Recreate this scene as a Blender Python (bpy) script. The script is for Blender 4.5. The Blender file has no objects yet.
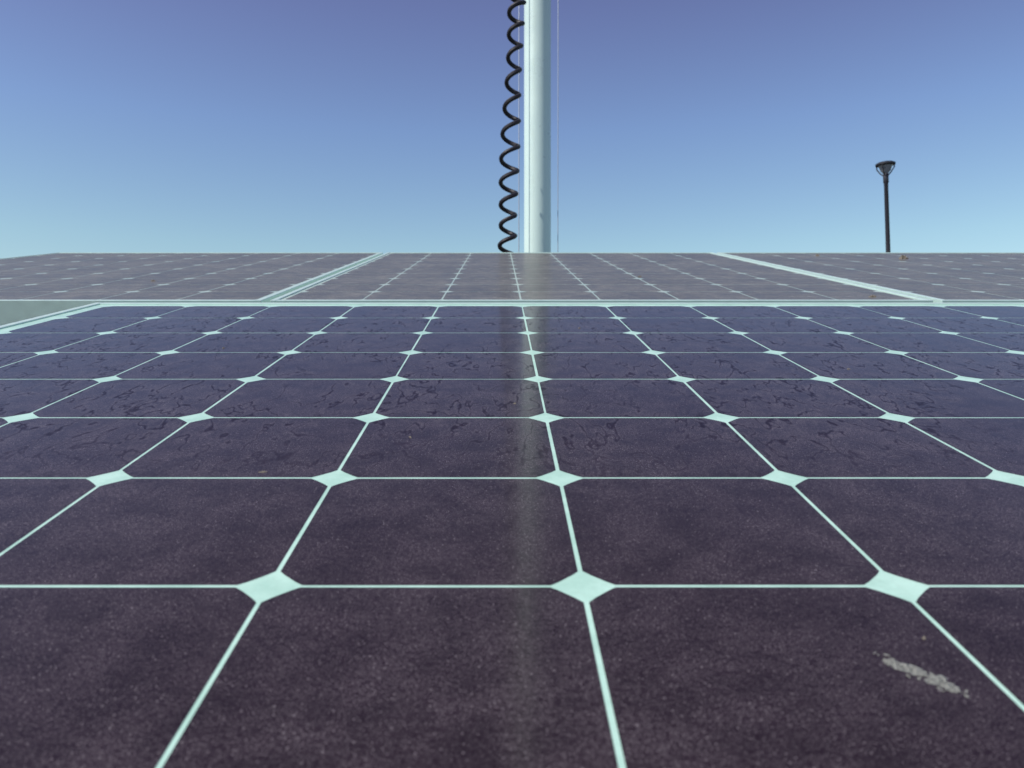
import bpy, bmesh, math, random
from mathutils import Matrix, Vector, noise
random.seed(7)
scene=bpy.context.scene
C=bpy.data.collections
# ------------------------------------------------------------ helpers
def link(o):
    scene.collection.objects.link(o); return o
def empty(name,mat=None):
    e=bpy.data.objects.new(name,None); e.empty_display_size=.1; link(e)
    if mat is not None: e.matrix_world=mat
    return e
def mesh_obj(name,verts,faces,mat=None,parent=None,smooth=False):
    me=bpy.data.meshes.new(name); me.from_pydata([tuple(v) for v in verts],[],faces); me.update()
    bm=bmesh.new(); bm.from_mesh(me); bmesh.ops.recalc_face_normals(bm,faces=bm.faces); bm.to_mesh(me); bm.free()
    if smooth:
        for p in me.polygons: p.use_smooth=True
    o=bpy.data.objects.new(name,me); link(o)
    if mat: me.materials.append(mat)
    if parent: o.parent=parent
    return o
class MB:
    def __init__(s): s.v=[]; s.f=[]
    def box(s,x0,x1,y0,y1,z0,z1):
        n=len(s.v)
        s.v+=[(x0,y0,z0),(x1,y0,z0),(x1,y1,z0),(x0,y1,z0),(x0,y0,z1),(x1,y0,z1),(x1,y1,z1),(x0,y1,z1)]
        for q in [(0,3,2,1),(4,5,6,7),(0,1,5,4),(1,2,6,5),(2,3,7,6),(3,0,4,7)]: s.f.append(tuple(n+i for i in q))
    def beam(s,a,b,w,h):
        a=Vector(a);b=Vector(b);d=(b-a).normalized()
        up=Vector((0,0,1)) if abs(d.z)<.9 else Vector((0,1,0))
        r=d.cross(up).normalized(); u=r.cross(d).normalized(); n=len(s.v)
        for p in (a,b):
            for i,j in ((-1,-1),(1,-1),(1,1),(-1,1)): s.v.append(p+r*i*w/2+u*j*h/2)
        for q in [(0,1,2,3),(7,6,5,4),(0,4,5,1),(1,5,6,2),(2,6,7,3),(3,7,4,0)]: s.f.append(tuple(n+i for i in q))
    def lathe(s,prof,seg=32,c=(0,0)):
        n=len(s.v)
        for r,z in prof:
            for k in range(seg):
                a=2*math.pi*k/seg; s.v.append((c[0]+r*math.cos(a),c[1]+r*math.sin(a),z))
        for i in range(len(prof)-1):
            for k in range(seg):
                k2=(k+1)%seg
                s.f.append((n+i*seg+k,n+i*seg+k2,n+(i+1)*seg+k2,n+(i+1)*seg+k))
        s.f.append(tuple(n+k for k in range(seg))[::-1]); m=n+(len(prof)-1)*seg
        s.f.append(tuple(m+k for k in range(seg)))
    def tube(s,pts,rad,seg=8):
        pts=[Vector(p) for p in pts]; n=len(s.v); prev=None
        for i,p in enumerate(pts):
            d=(pts[min(i+1,len(pts)-1)]-pts[max(i-1,0)]).normalized()
            if prev is None:
                a=Vector((0,0,1)) if abs(d.z)<.9 else Vector((1,0,0))
                r=d.cross(a).normalized()
            else: r=(prev-d*prev.dot(d)).normalized()
            prev=r; u=d.cross(r)
            rr=rad(i/(len(pts)-1)) if callable(rad) else rad
            for k in range(seg):
                t=2*math.pi*k/seg; s.v.append(p+(r*math.cos(t)+u*math.sin(t))*rr)
        for i in range(len(pts)-1):
            for k in range(seg):
                k2=(k+1)%seg
                s.f.append((n+i*seg+k,n+i*seg+k2,n+(i+1)*seg+k2,n+(i+1)*seg+k))
        s.f.append(tuple(n+k for k in range(seg))[::-1]); m=n+(len(pts)-1)*seg
        s.f.append(tuple(m+k for k in range(seg)))
    def obj(s,name,mat,parent=None,smooth=False,bevel=0):
        o=mesh_obj(name,s.v,s.f,mat,parent,smooth)
        if smooth:
            m=o.modifiers.new('es','EDGE_SPLIT'); m.split_angle=math.radians(40)
        if bevel:
            m=o.modifiers.new('bv','BEVEL'); m.width=bevel; m.segments=2; m.limit_method='ANGLE'
        return o
class N:
    """tiny node helper"""
    def __init__(s,tree): s.t=tree; s.n=tree.nodes; s.l=tree.links
    def new(s,typ,ins=None,**kw):
        n=s.n.new(typ)
        for k,v in kw.items(): setattr(n,k,v)
        if ins:
            for k,v in ins.items():
                if isinstance(v,bpy.types.NodeSocket): s.l.new(v,n.inputs[k])
                else: n.inputs[k].default_value=v
        return n
    def math(s,op,a,b=None,c=None,clamp=False):
        n=s.new('ShaderNodeMath',operation=op,use_clamp=clamp)
        for i,x in enumerate((a,b,c)):
            if x is None: continue
            if isinstance(x,bpy.types.NodeSocket): s.l.new(x,n.inputs[i])
            else: n.inputs[i].default_value=x
        return n.outputs[0]
    def ramp(s,x,a,b,lo=0.,hi=1.):
        n=s.new('ShaderNodeMapRange',interpolation_type='SMOOTHSTEP')
        s.l.new(x,n.inputs[0]); n.inputs[1].default_value=a; n.inputs[2].default_value=b
        n.inputs[3].default_value=lo; n.inputs[4].default_value=hi
        return n.outputs[0]
    def noise(s,co,scale,detail=2,rough=.5,dist=0):
        return s.new('ShaderNodeTexNoise',{'Vector':co,'Scale':scale,'Detail':detail,'Roughness':rough,'Distortion':dist}).outputs[0]
    def mix(s,f,a,b):
        n=s.new('ShaderNodeMix',data_type='RGBA')
        for i,x in ((0,f),(6,a),(7,b)):
            if isinstance(x,bpy.types.NodeSocket): s.l.new(x,n.inputs[i])
            else: n.inputs[i].default_value=x if i==0 or len(x)==4 else (*x,1)
        return n.outputs[2]
def newmat(name):
    m=bpy.data.materials.new(name); m.use_nodes=True; m.node_tree.nodes.clear()
    h=N(m.node_tree); out=h.new('ShaderNodeOutputMaterial'); b=h.new('ShaderNodeBsdfPrincipled')
    h.l.new(b.outputs[0],out.inputs[0]); return m,h,b,out
def simple(name,col,rough=.5,metal=0,var=.15,scale=20,bump=0):
    m,h,b,_=newmat(name)
    co=h.new('ShaderNodeTexCoord').outputs['Object']
    n=h.noise(co,scale,4,.6)
    c=h.mix(n,tuple(x*(1-var) for x in col),tuple(min(1,x*(1+var)) for x in col))
    h.l.new(c,b.inputs['Base Color']); b.inputs['Metallic'].default_value=metal
    r=h.ramp(n,.2,.8,max(0,rough-.08),min(1,rough+.08)); h.l.new(r,b.inputs['Roughness'])
    if bump:
        bp=h.new('ShaderNodeBump',{'Height':n,'Strength':bump,'Distance':.01}); h.l.new(bp.outputs[0],b.inputs['Normal'])
    return m

# ------------------------------------------------------------ materials
def glass_material(name,col1,col2,haze,stains=1.0,coat=1.0,crough=.13,dustcol=(.40,.37,.42),grain=1.0):
    """dark cell (or backsheet) under dusty tempered glass"""
    m,h,b,out=newmat(name)
    co=h.new('ShaderNodeTexCoord').outputs['Object']
    big=h.noise(co,6,3,.6); mid=h.noise(co,38,4,.65); fine=h.noise(co,420,2,.7); grit=h.noise(co,1500,1,.6)
    base=h.mix(h.ramp(mid,.3,.7),col1,col2)
    film=h.math('MULTIPLY',h.ramp(big,.25,.8,.6,1.3),haze)
    film=h.math('MULTIPLY',film,h.ramp(mid,.3,.7,.75,1.25))
    film=h.math('MULTIPLY',film,h.ramp(fine,.3,.7,.25,1.75))
    g=h.ramp(grit,.56,.74,0,.40*grain)
    film=h.math('ADD',film,h.math('MULTIPLY',g,h.ramp(mid,.3,.65,.45,1)))
    for sc,th,st in ((480,.16,.45),(150,.045,.45)):
        v=h.new('ShaderNodeTexVoronoi',{'Vector':co,'Scale':float(sc)})
        sp=h.math('LESS_THAN',v.outputs['Distance'],th)
        sep=h.new('ShaderNodeSeparateColor',{0:v.outputs['Color']})
        sel=h.math('GREATER_THAN',sep.outputs[0],.4)
        sp=h.math('MULTIPLY',h.math('MULTIPLY',sp,sel),h.math('MULTIPLY',sep.outputs[1],st*grain))
        film=h.math('ADD',film,sp)
    # dried water trails: contour lines of a noise, running down the slope
    mp=h.new('ShaderNodeMapping',{'Vector':co,'Scale':(1.0,.40,1.0)}).outputs[0]
    w=h.noise(mp,36,3,.55,.25)
    edge=h.math('ABSOLUTE',h.math('SUBTRACT',h.math('FRACT',h.math('MULTIPLY',w,5)),.5))
    line=h.ramp(edge,0.015,.075,1,0)
    sepc=h.new('ShaderNodeSeparateXYZ',{0:co})
    zone=h.math('MULTIPLY',h.ramp(sepc.outputs[1],.36,.58),h.ramp(big,.36,.48,.2,1))
    zone=h.math('MULTIPLY',zone,stains)
    lz=h.math('MULTIPLY',line,zone)
    film=h.math('MULTIPLY',film,h.math('SUBTRACT',1,h.math('MULTIPLY',lz,.95)))
    rim=h.math('MULTIPLY',h.math('MULTIPLY',h.ramp(edge,.08,.12),h.ramp(edge,.12,.26,1,0)),zone)
    film=h.math('ADD',film,h.math('MULTIPLY',rim,.04))
    film=h.math('MINIMUM',film,.9)
    h.l.new(base,b.inputs['Base Color']); b.inputs['Roughness'].default_value=.45
    b.inputs['Specular IOR Level'].default_value=.1
    cw=h.math('MULTIPLY',h.math('SUBTRACT',1,h.math('MULTIPLY',lz,.6)),coat)
    h.l.new(cw,b.inputs['Coat Weight']); b.inputs['Coat IOR'].default_value=1.38
    h.l.new(h.ramp(mid,.25,.75,crough*.8,crough*1.3),b.inputs['Coat Roughness'])
    d=h.new('ShaderNodeBsdfDiffuse'); h.l.new(h.mix(mid,tuple(x*.8 for x in dustcol),dustcol),d.inputs[0])
    ms=h.new('ShaderNodeMixShader'); h.l.new(film,ms.inputs[0]); h.l.new(b.outputs[0],ms.inputs[1]); h.l.new(d.outputs[0],ms.inputs[2])
    h.l.new(ms.outputs[0],out.inputs[0])
    return m
M_cell=glass_material('silicon_cell_glass',(.010,.0035,.007),(.015,.006,.011),.045,1.0,.60,.12,(.43,.385,.41))
M_back=glass_material('white_backsheet_glass',(.38,.61,.51),(.50,.75,.64),.05,.3,.4,.13,(.38,.42,.38),.5)
M_cell2=glass_material('silicon_cell_dust_painted_haze',(.034,.031,.027),(.044,.041,.036),.22,.3,.42,.22,(.40,.395,.365))  # far cells: dust, plus the grazing-angle sky haze painted in as extra film
M_back2=glass_material('backsheet_dust_painted_haze',(.32,.45,.40),(.42,.55,.48),.2,.2,.4,.2,(.40,.41,.38),.4)  # far backsheet: dust with the same grazing haze put into its colour
M_frame=simple('anodised_frame',(.58,.74,.68),.42,.30,.08,60)
M_black=simple('black_backing',(.03,.03,.03),.6)
M_galv=simple('galvanised_steel',(.42,.44,.45),.45,.7,.2,35)
M_mast=simple('mast_painted_aluminium',(.66,.82,.76),.33,.10,.05,12)
M_rub=simple('black_rubber_cable',(.010,.008,.014),.6,0,.2,50)
M_wire=simple('steel_wire',(.40,.45,.53),.5,.2,.1)
M_lamp=simple('lamp_dark_paint',(.022,.022,.03),.5,0,.2,8)
M_lens=simple('lamp_lens',(.25,.27,.3),.2)
M_drop=simple('bird_dropping_grey',(.29,.30,.27),.9,0,.6,520,.7)
M_leaf=simple('dry_leaf',(.17,.15,.12),.8,0,.4,200)

# ground
m,h,b,_=newmat('asphalt_ground')
co=h.new('ShaderNodeTexCoord').outputs['Object']
c=h.mix(h.noise(co,90,6,.8),(.03,.03,.032),(.085,.083,.08)); c=h.mix(h.ramp(h.noise(co,.35,5),.4,.7,0,.5),c,(.09,.085,.075))
h.l.new(c,b.inputs['Base Color']); b.inputs['Roughness'].default_value=.9
bp=h.new('ShaderNodeBump',{'Height':h.noise(co,140,4,.8),'Strength':.5,'Distance':.01}); h.l.new(bp.outputs[0],b.inputs['Normal'])
g=MB(); S=1500
g.v=[(-S,-S,0),(S,-S,0),(S,S,0),(-S,S,0)]; g.f=[(0,1,2,3)]; g.obj('ground',m)

# ------------------------------------------------------------ solar panels
CAMZ=1.35; HV=.1553; s=.128
def plane_matrix(th,origin):
    X=Vector((1,0,0)); V=Vector((0,math.cos(th),math.sin(th))); Nn=Vector((0,-math.sin(th),math.cos(th)))
    return Matrix(((X.x,V.x,Nn.x,origin[0]),(X.y,V.y,Nn.y,origin[1]),(X.z,V.z,Nn.z,origin[2]),(0,0,0,1)))
TH1=math.atan(.2318); P1=plane_matrix(TH1,(0,0,CAMZ-HV))
TH2=math.atan(.2300); P2=plane_matrix(TH2,(0,0,CAMZ-HV+.0045))
def make_panel(nc,nr,u0,v0,P,mc,mb_,marg=.030,lip=.011,hg=.0010):
    e=empty('solar_panel',P)
    ch=.0122
    v=[];f=[]
    for i in range(nc):
        for j in range(nr):
            # laid by hand: each cell a fraction of a millimetre off its grid position
            cx=u0+(i+.5)*s+random.gauss(0,.00012); cy=v0+(j+.5)*s+random.gauss(0,.00012); a=s/2-hg; n=len(v); pts=[]
            for sx,sy,rev in ((1,1,0),(-1,1,1),(-1,-1,0),(1,-1,1)):
                arc=[(a,a-ch),(a-ch*.24,a-ch*.71),(a-ch*.475,a-ch*.475),(a-ch*.71,a-ch*.24),(a-ch,a)]
                if rev: arc=arc[::-1]
                pts+=[(cx+sx*x,cy+sy*y,0) for x,y in arc]
            v+=pts; f.append(tuple(range(n,n+len(pts))))
    mesh_obj('cells',v,f,mc,e)
    x0=u0-marg; x1=u0+nc*s+marg; y0=v0-marg; y1=v0+nr*s+marg
    b1=MB(); b1.box(x0+lip-.001,x1-lip+.001,y0+lip-.001,y1-lip+.001,-.006,-.00012); b1.obj('laminate',mb_,e)
    fr=MB()
    fr.box(x0,x0+lip,y0,y1,-.040,.0018); fr.box(x1-lip,x1,y0,y1,-.040,.0018)
    fr.box(x0+lip,x1-lip,y0,y0+lip,-.040,.0017); fr.box(x0+lip,x1-lip,y1-lip,y1,-.040,.0017)
    fr.obj('frame',M_frame,e,bevel=.0007)
    jb=MB(); jb.box((x0+x1)/2-.06,(x0+x1)/2+.06,y1-.2,y1-.1,-.03,-.0062); jb.obj('junction_box',M_black,e,bevel=.003)
    return (x0,x1,y0,y1)
u0=-4.736*s; r0=.323-s
F=make_panel(12,8,u0,r0,P1,M_cell,M_back)
m2=.015
vb=F[3]+.010+m2
B=make_panel(8,10,-2.736*s,vb,P2,M_cell2,M_back2,m2,.009,.0014)
w=8*s+2*m2+.014
A=make_panel(8,10,-2.736*s-w,vb,P2,M_cell2,M_back2,m2,.009,.0014)
Cc=make_panel(8,10,-2.736*s+w,vb,P2,M_cell2,M_back2,m2,.009,.0014)

# ------------------------------------------------------------ rack
rk=empty('mounting_rack')
mb=MB()
def pt(P,u,v,w_): return P@Vector((u,v,w_))
for vv in (F[2]+.22,F[3]-.22):
    mb.beam(pt(P1,F[0]-.02,vv,-.062),pt(P1,F[1]+.02,vv,-.062),.04,.042)
for vv in (B[2]+.28,B[3]-.28):
    mb.beam(pt(P2,A[0]-.03,vv,-.062),pt(P2,Cc[1]+.03,vv,-.062),.04,.042)
raf=(-.45,.7)
for uu in (-1.25,-.45,.7,1.5):
    v0=F[2]+.05 if uu in raf else B[2]+.06
    a=pt(P2,uu,v0,-.115); b_=pt(P2,uu,B[3]-.1,-.115); mb.beam(a,b_,.05,.06)
    for t in (.08,.9):
        q=a.lerp(b_,t); mb.beam((q.x,q.y,.012),(q.x,q.y,q.z-.03),.05,.05)
        mb.box(q.x-.1,q.x+.1,q.y-.1,q.y+.1,.002,.012)
mb.obj('steelwork',M_galv,rk)

# ------------------------------------------------------------ mast
mx,my=.1457,3.0
me_=empty('telescopic_mast',Matrix.Translation((mx,my,0)))
R=.0522
b=MB(); b.lathe([(R,.3),(R,5.3)],64); b.obj('tube',M_mast,me_,True)
b=MB(); b.lathe([(R+.013,5.22),(R+.013,5.34),(.043,5.345)],48); b.lathe([(.040,5.3),(.040,6.6)],48); b.lathe([(.05,6.58),(.05,6.66),(.02,6.69)],32); b.obj('upper_section',M_mast,me_,True)
b=MB(); b.lathe([(.11,.05),(.11,.35),(.075,.38),(.072,1.2),(R+.012,1.22),(R+.012,1.28)],48); b.box(-.22,.22,-.22,.22,.003,.05)
for a in range(4):
    t=a*math.pi/2+math.pi/4; b.beam((.1*math.cos(t),.1*math.sin(t),.55),(.29*math.cos(t)*1.0,.29*math.sin(t),.04),.02,.03)
b.obj('base',M_galv,me_,True)
b=MB(); b.box(-.17,.09,-.05,-.03,6.45,6.49); b.box(.06,.1,-.02,.02,6.3,6.34); b.obj('bracket',M_galv,me_)
# coiled cable
cc=empty('coiled_cable')
pts=[]; z=1.30; ph=0
top=5.2
cyy=my-.16
while z<top:
    k=(z-1.87)/(2.84-1.87)
    ax=.0275+.034*k if k<1 else .0615+.006*(k-1)
    ax+=.0030*math.sin(z*5.1)
    ay=cyy+.01*math.sin(z*3.3)
    r=.0290+.0035*math.sin(z*9.3)-.003*k
    if k<.03: r+=.003
    pts.append((ax+r*math.cos(ph),ay+r*math.sin(ph),z))
    pitch=.086+.012*math.sin(z*6.0)-.004*k
    ph+=2*math.pi/20; z+=pitch/20
x1,y1,z1=pts[-1]
pts+=[(x1+.01,y1+.02,z1+.05),(mx-.05,my-.06,z1+.15),(mx-.05,my-.058,z1+.5)]
x1,y1,z1=pts[0]; pts=[(mx-.09,my-.06,.5),(mx-.1,my-.08,.9),(x1-.005,y1,z1-.06)]+pts
b=MB(); b.tube(pts,.0082,8); b.obj('coil',M_rub,cc,True)
# halyard wires
hw=empty('halyard_wire')
b=MB(); b.tube([(.222,my-.02,.4),(.2235,my-.02,2.2),(.2265,my-.02,4.2),(mx+.085,my-.01,6.3)],.0016,6)
b.tube([(.070,my-.06,.4),(.072,my-.06,2.2),(.074,my-.06,4.2),(mx-.05,my-.04,6.46)],.0020,6); b.obj('wire',M_wire,hw,True)

# ------------------------------------------------------------ street lamp
lx,ly=9.02,18.0; zt=1.35+222/772*18
L=empty('street_lamp',Matrix.Translation((lx+.17,ly,0)) @ Matrix.Rotation(math.radians(-1.8),4,'Y') )
b=MB(); b.lathe([(.10,.03),(.10,.9),(.058,.95),(.046,zt-.5),(.060,zt-.48),(.060,zt-.28),(.045,zt-.26)],24)
b.lathe([(.2,.002),(.2,.03)],24); b.obj('pole',M_lamp,L,True)
b=MB(); b.lathe([(.20,zt-.075),(.215,zt-.07),(.215,zt-.035),(.17,zt-.012),(.05,zt)],32); b.obj('cap',M_lamp,L,True)
b=MB(); b.lathe([(.055,zt-.27),(.11,zt-.20),(.15,zt-.085)],24); b.obj('lens',M_lens,L,True)
b=MB()
for k in range(4):
    t=math.pi/4+k*math.pi/2; c_,s_=math.cos(t),math.sin(t)
    b.tube([(.05*c_,.05*s_,zt-.32),(.12*c_,.12*s_,zt-.25),(.19*c_,.19*s_,zt-.15),(.2*c_,.2*s_,zt-.06)],.014,8)
b.obj('arms',M_lamp,L,True)

# ------------------------------------------------------------ droppings and debris
def blob(P,cx,cy,L_,W_,ang,hgt,seed,seg=56,amp=.35):
    v=[];f=[]; rings=7
    for i in range(rings):
        t=(i+1)/rings
        for k in range(seg):
            a=2*math.pi*k/seg
            rr=1+amp*noise.noise(Vector((math.cos(a)*1.6,math.sin(a)*1.6,seed)))*1.6+amp*1.2*noise.noise(Vector((math.cos(a)*7,math.sin(a)*7,seed+3)))
            x=math.cos(a)*L_/2*rr*t; y=math.sin(a)*W_/2*rr*t
            z=hgt*(1-t**3)*(.25+1.6*noise.noise(Vector((x*1100,y*1100,seed))))-.0001*t
            X=x*math.cos(ang)-y*math.sin(ang)+cx; Y=x*math.sin(ang)+y*math.cos(ang)+cy
            v.append(P@Vector((X,Y,.00015+z)))
    v.append(P@Vector((cx,cy,.0002+hgt*.5))); n=len(v)-1
    for k in range(seg): f.append((n,k,(k+1)%seg))
    for i in range(rings-1):
        for k in range(seg):
            k2=(k+1)%seg; f.append((i*seg+k,i*seg+k2,(i+1)*seg+k2,(i+1)*seg+k))
    return v,f
def blobs(name,P,mat,lst):
    V=[];Fc=[]
    for i,(cx,cy,l,w_,a,hh) in enumerate(lst):
        v,f=blob(P,cx,cy,l,w_,a,hh,i*3.7+1.3); n=len(V); V+=v; Fc+=[tuple(n+q for q in t) for t in f]
    mesh_obj(name,V,Fc,mat,None,True)
lst=[(.1340,.2675,.0085,.0052,-.65,.0004),(.1385,.2640,.0070,.0055,-.8,.0004),(.1430,.2580,.0095,.0066,-.95,.0004)]
random.seed(11)
for i in range(34):
    t=random.random(); lst.append((.1305+.0155*t+random.gauss(0,.0014),.2715-.0185*t+random.gauss(0,.0022),random.uniform(.0008,.0026),random.uniform(.0005,.0015),random.random()*3,.0003))
blobs('bird_dropping',P1,M_drop,lst)
blobs('leaf_debris',P1,M_leaf,[(-.138,.461,.005,.002,.4,.0008),(.0115,.62,.004,.002,1.2,.0008),(.152,.284,.0022,.001,1.,.0006),(-.06,.53,.003,.0015,2,.0006),(.33,.75,.004,.002,.3,.001),(-.30,.86,.004,.002,1.3,.001),(.10,1.0,.004,.003,.6,.001)])
blobs('leaf_debris',P2,M_leaf,[(1.16,2.28,.026,.015,.4,.012),(.97,2.42,.016,.012,1.2,.006),(.62,1.32,.012,.006,.2,.003),(1.28,1.9,.012,.008,.9,.004),(.3,1.7,.010,.006,.9,.003),(-.7,1.6,.010,.006,.1,.003)])

# ------------------------------------------------------------ sky and sun
EL=math.radians(48); AZ=math.radians(244)   # azimuth from +Y clockwise
world=bpy.data.worlds.new("World"); scene.world=world; world.use_nodes=True
world.node_tree.nodes.clear(); h=N(world.node_tree)
sky=h.new('ShaderNodeTexSky'); sky.sky_type='NISHITA'; sky.sun_disc=False; sky.sun_elevation=EL; sky.sun_rotation=AZ
sky.air_density=1.0; sky.dust_density=.6; sky.ozone_density=1.5
tc=h.new('ShaderNodeTexCoord'); sp=h.new('ShaderNodeSeparateXYZ',{0:tc.outputs['Generated']})
cr=h.new('ShaderNodeValToRGB',{0:sp.outputs[2]}); el=cr.color_ramp.elements
K=1.6
def kc(r,g_,b_): return (r/K,g_/K,b_/K,1)
el[0].position=.0; el[0].color=kc(1.35,1.42,1.28); el[1].position=.60; el[1].color=kc(1.08,.82,.98)
for p,c in ((.17,kc(1.38,1.50,1.38)),(.31,kc(1.30,1.32,1.50)),(.44,kc(1.24,1.02,1.28))):
    q=el.new(p); q.color=c
mul=h.new('ShaderNodeMix',data_type='RGBA',blend_type='MULTIPLY'); mul.inputs[0].default_value=1
h.l.new(sky.outputs[0],mul.inputs[6]); h.l.new(cr.outputs[0],mul.inputs[7])
bg=h.new('ShaderNodeBackground',{0:mul.outputs[2],1:.15}); wo=h.new('ShaderNodeOutputWorld'); h.l.new(bg.outputs[0],wo.inputs[0])
sd=bpy.data.lights.new('sun','SUN'); sd.energy=4.4; sd.angle=math.radians(.5); sd.color=(1,.96,.9)
so=bpy.data.objects.new('sun',sd); link(so)
d=Vector((math.sin(AZ)*math.cos(EL),math.cos(AZ)*math.cos(EL),math.sin(EL)))
so.rotation_euler=d.to_track_quat('Z','Y').to_euler(); so.location=d*30
# ------------------------------------------------------------ camera
cd=bpy.data.cameras.new('camera'); cam=bpy.data.objects.new('camera',cd); link(cam); scene.camera=cam
cam.location=(0,0,CAMZ); cam.rotation_euler=(math.pi/2,0,0)
cd.sensor_width=36; cd.lens=772*36/1024; cd.shift_x=12/1024; cd.clip_start=.01; cd.clip_end=5000
cd.dof.use_dof=True; cd.dof.focus_distance=.75; cd.dof.aperture_fstop=16
scene.view_settings.view_transform='Standard'; scene.view_settings.look='None'; scene.view_settings.exposure=0
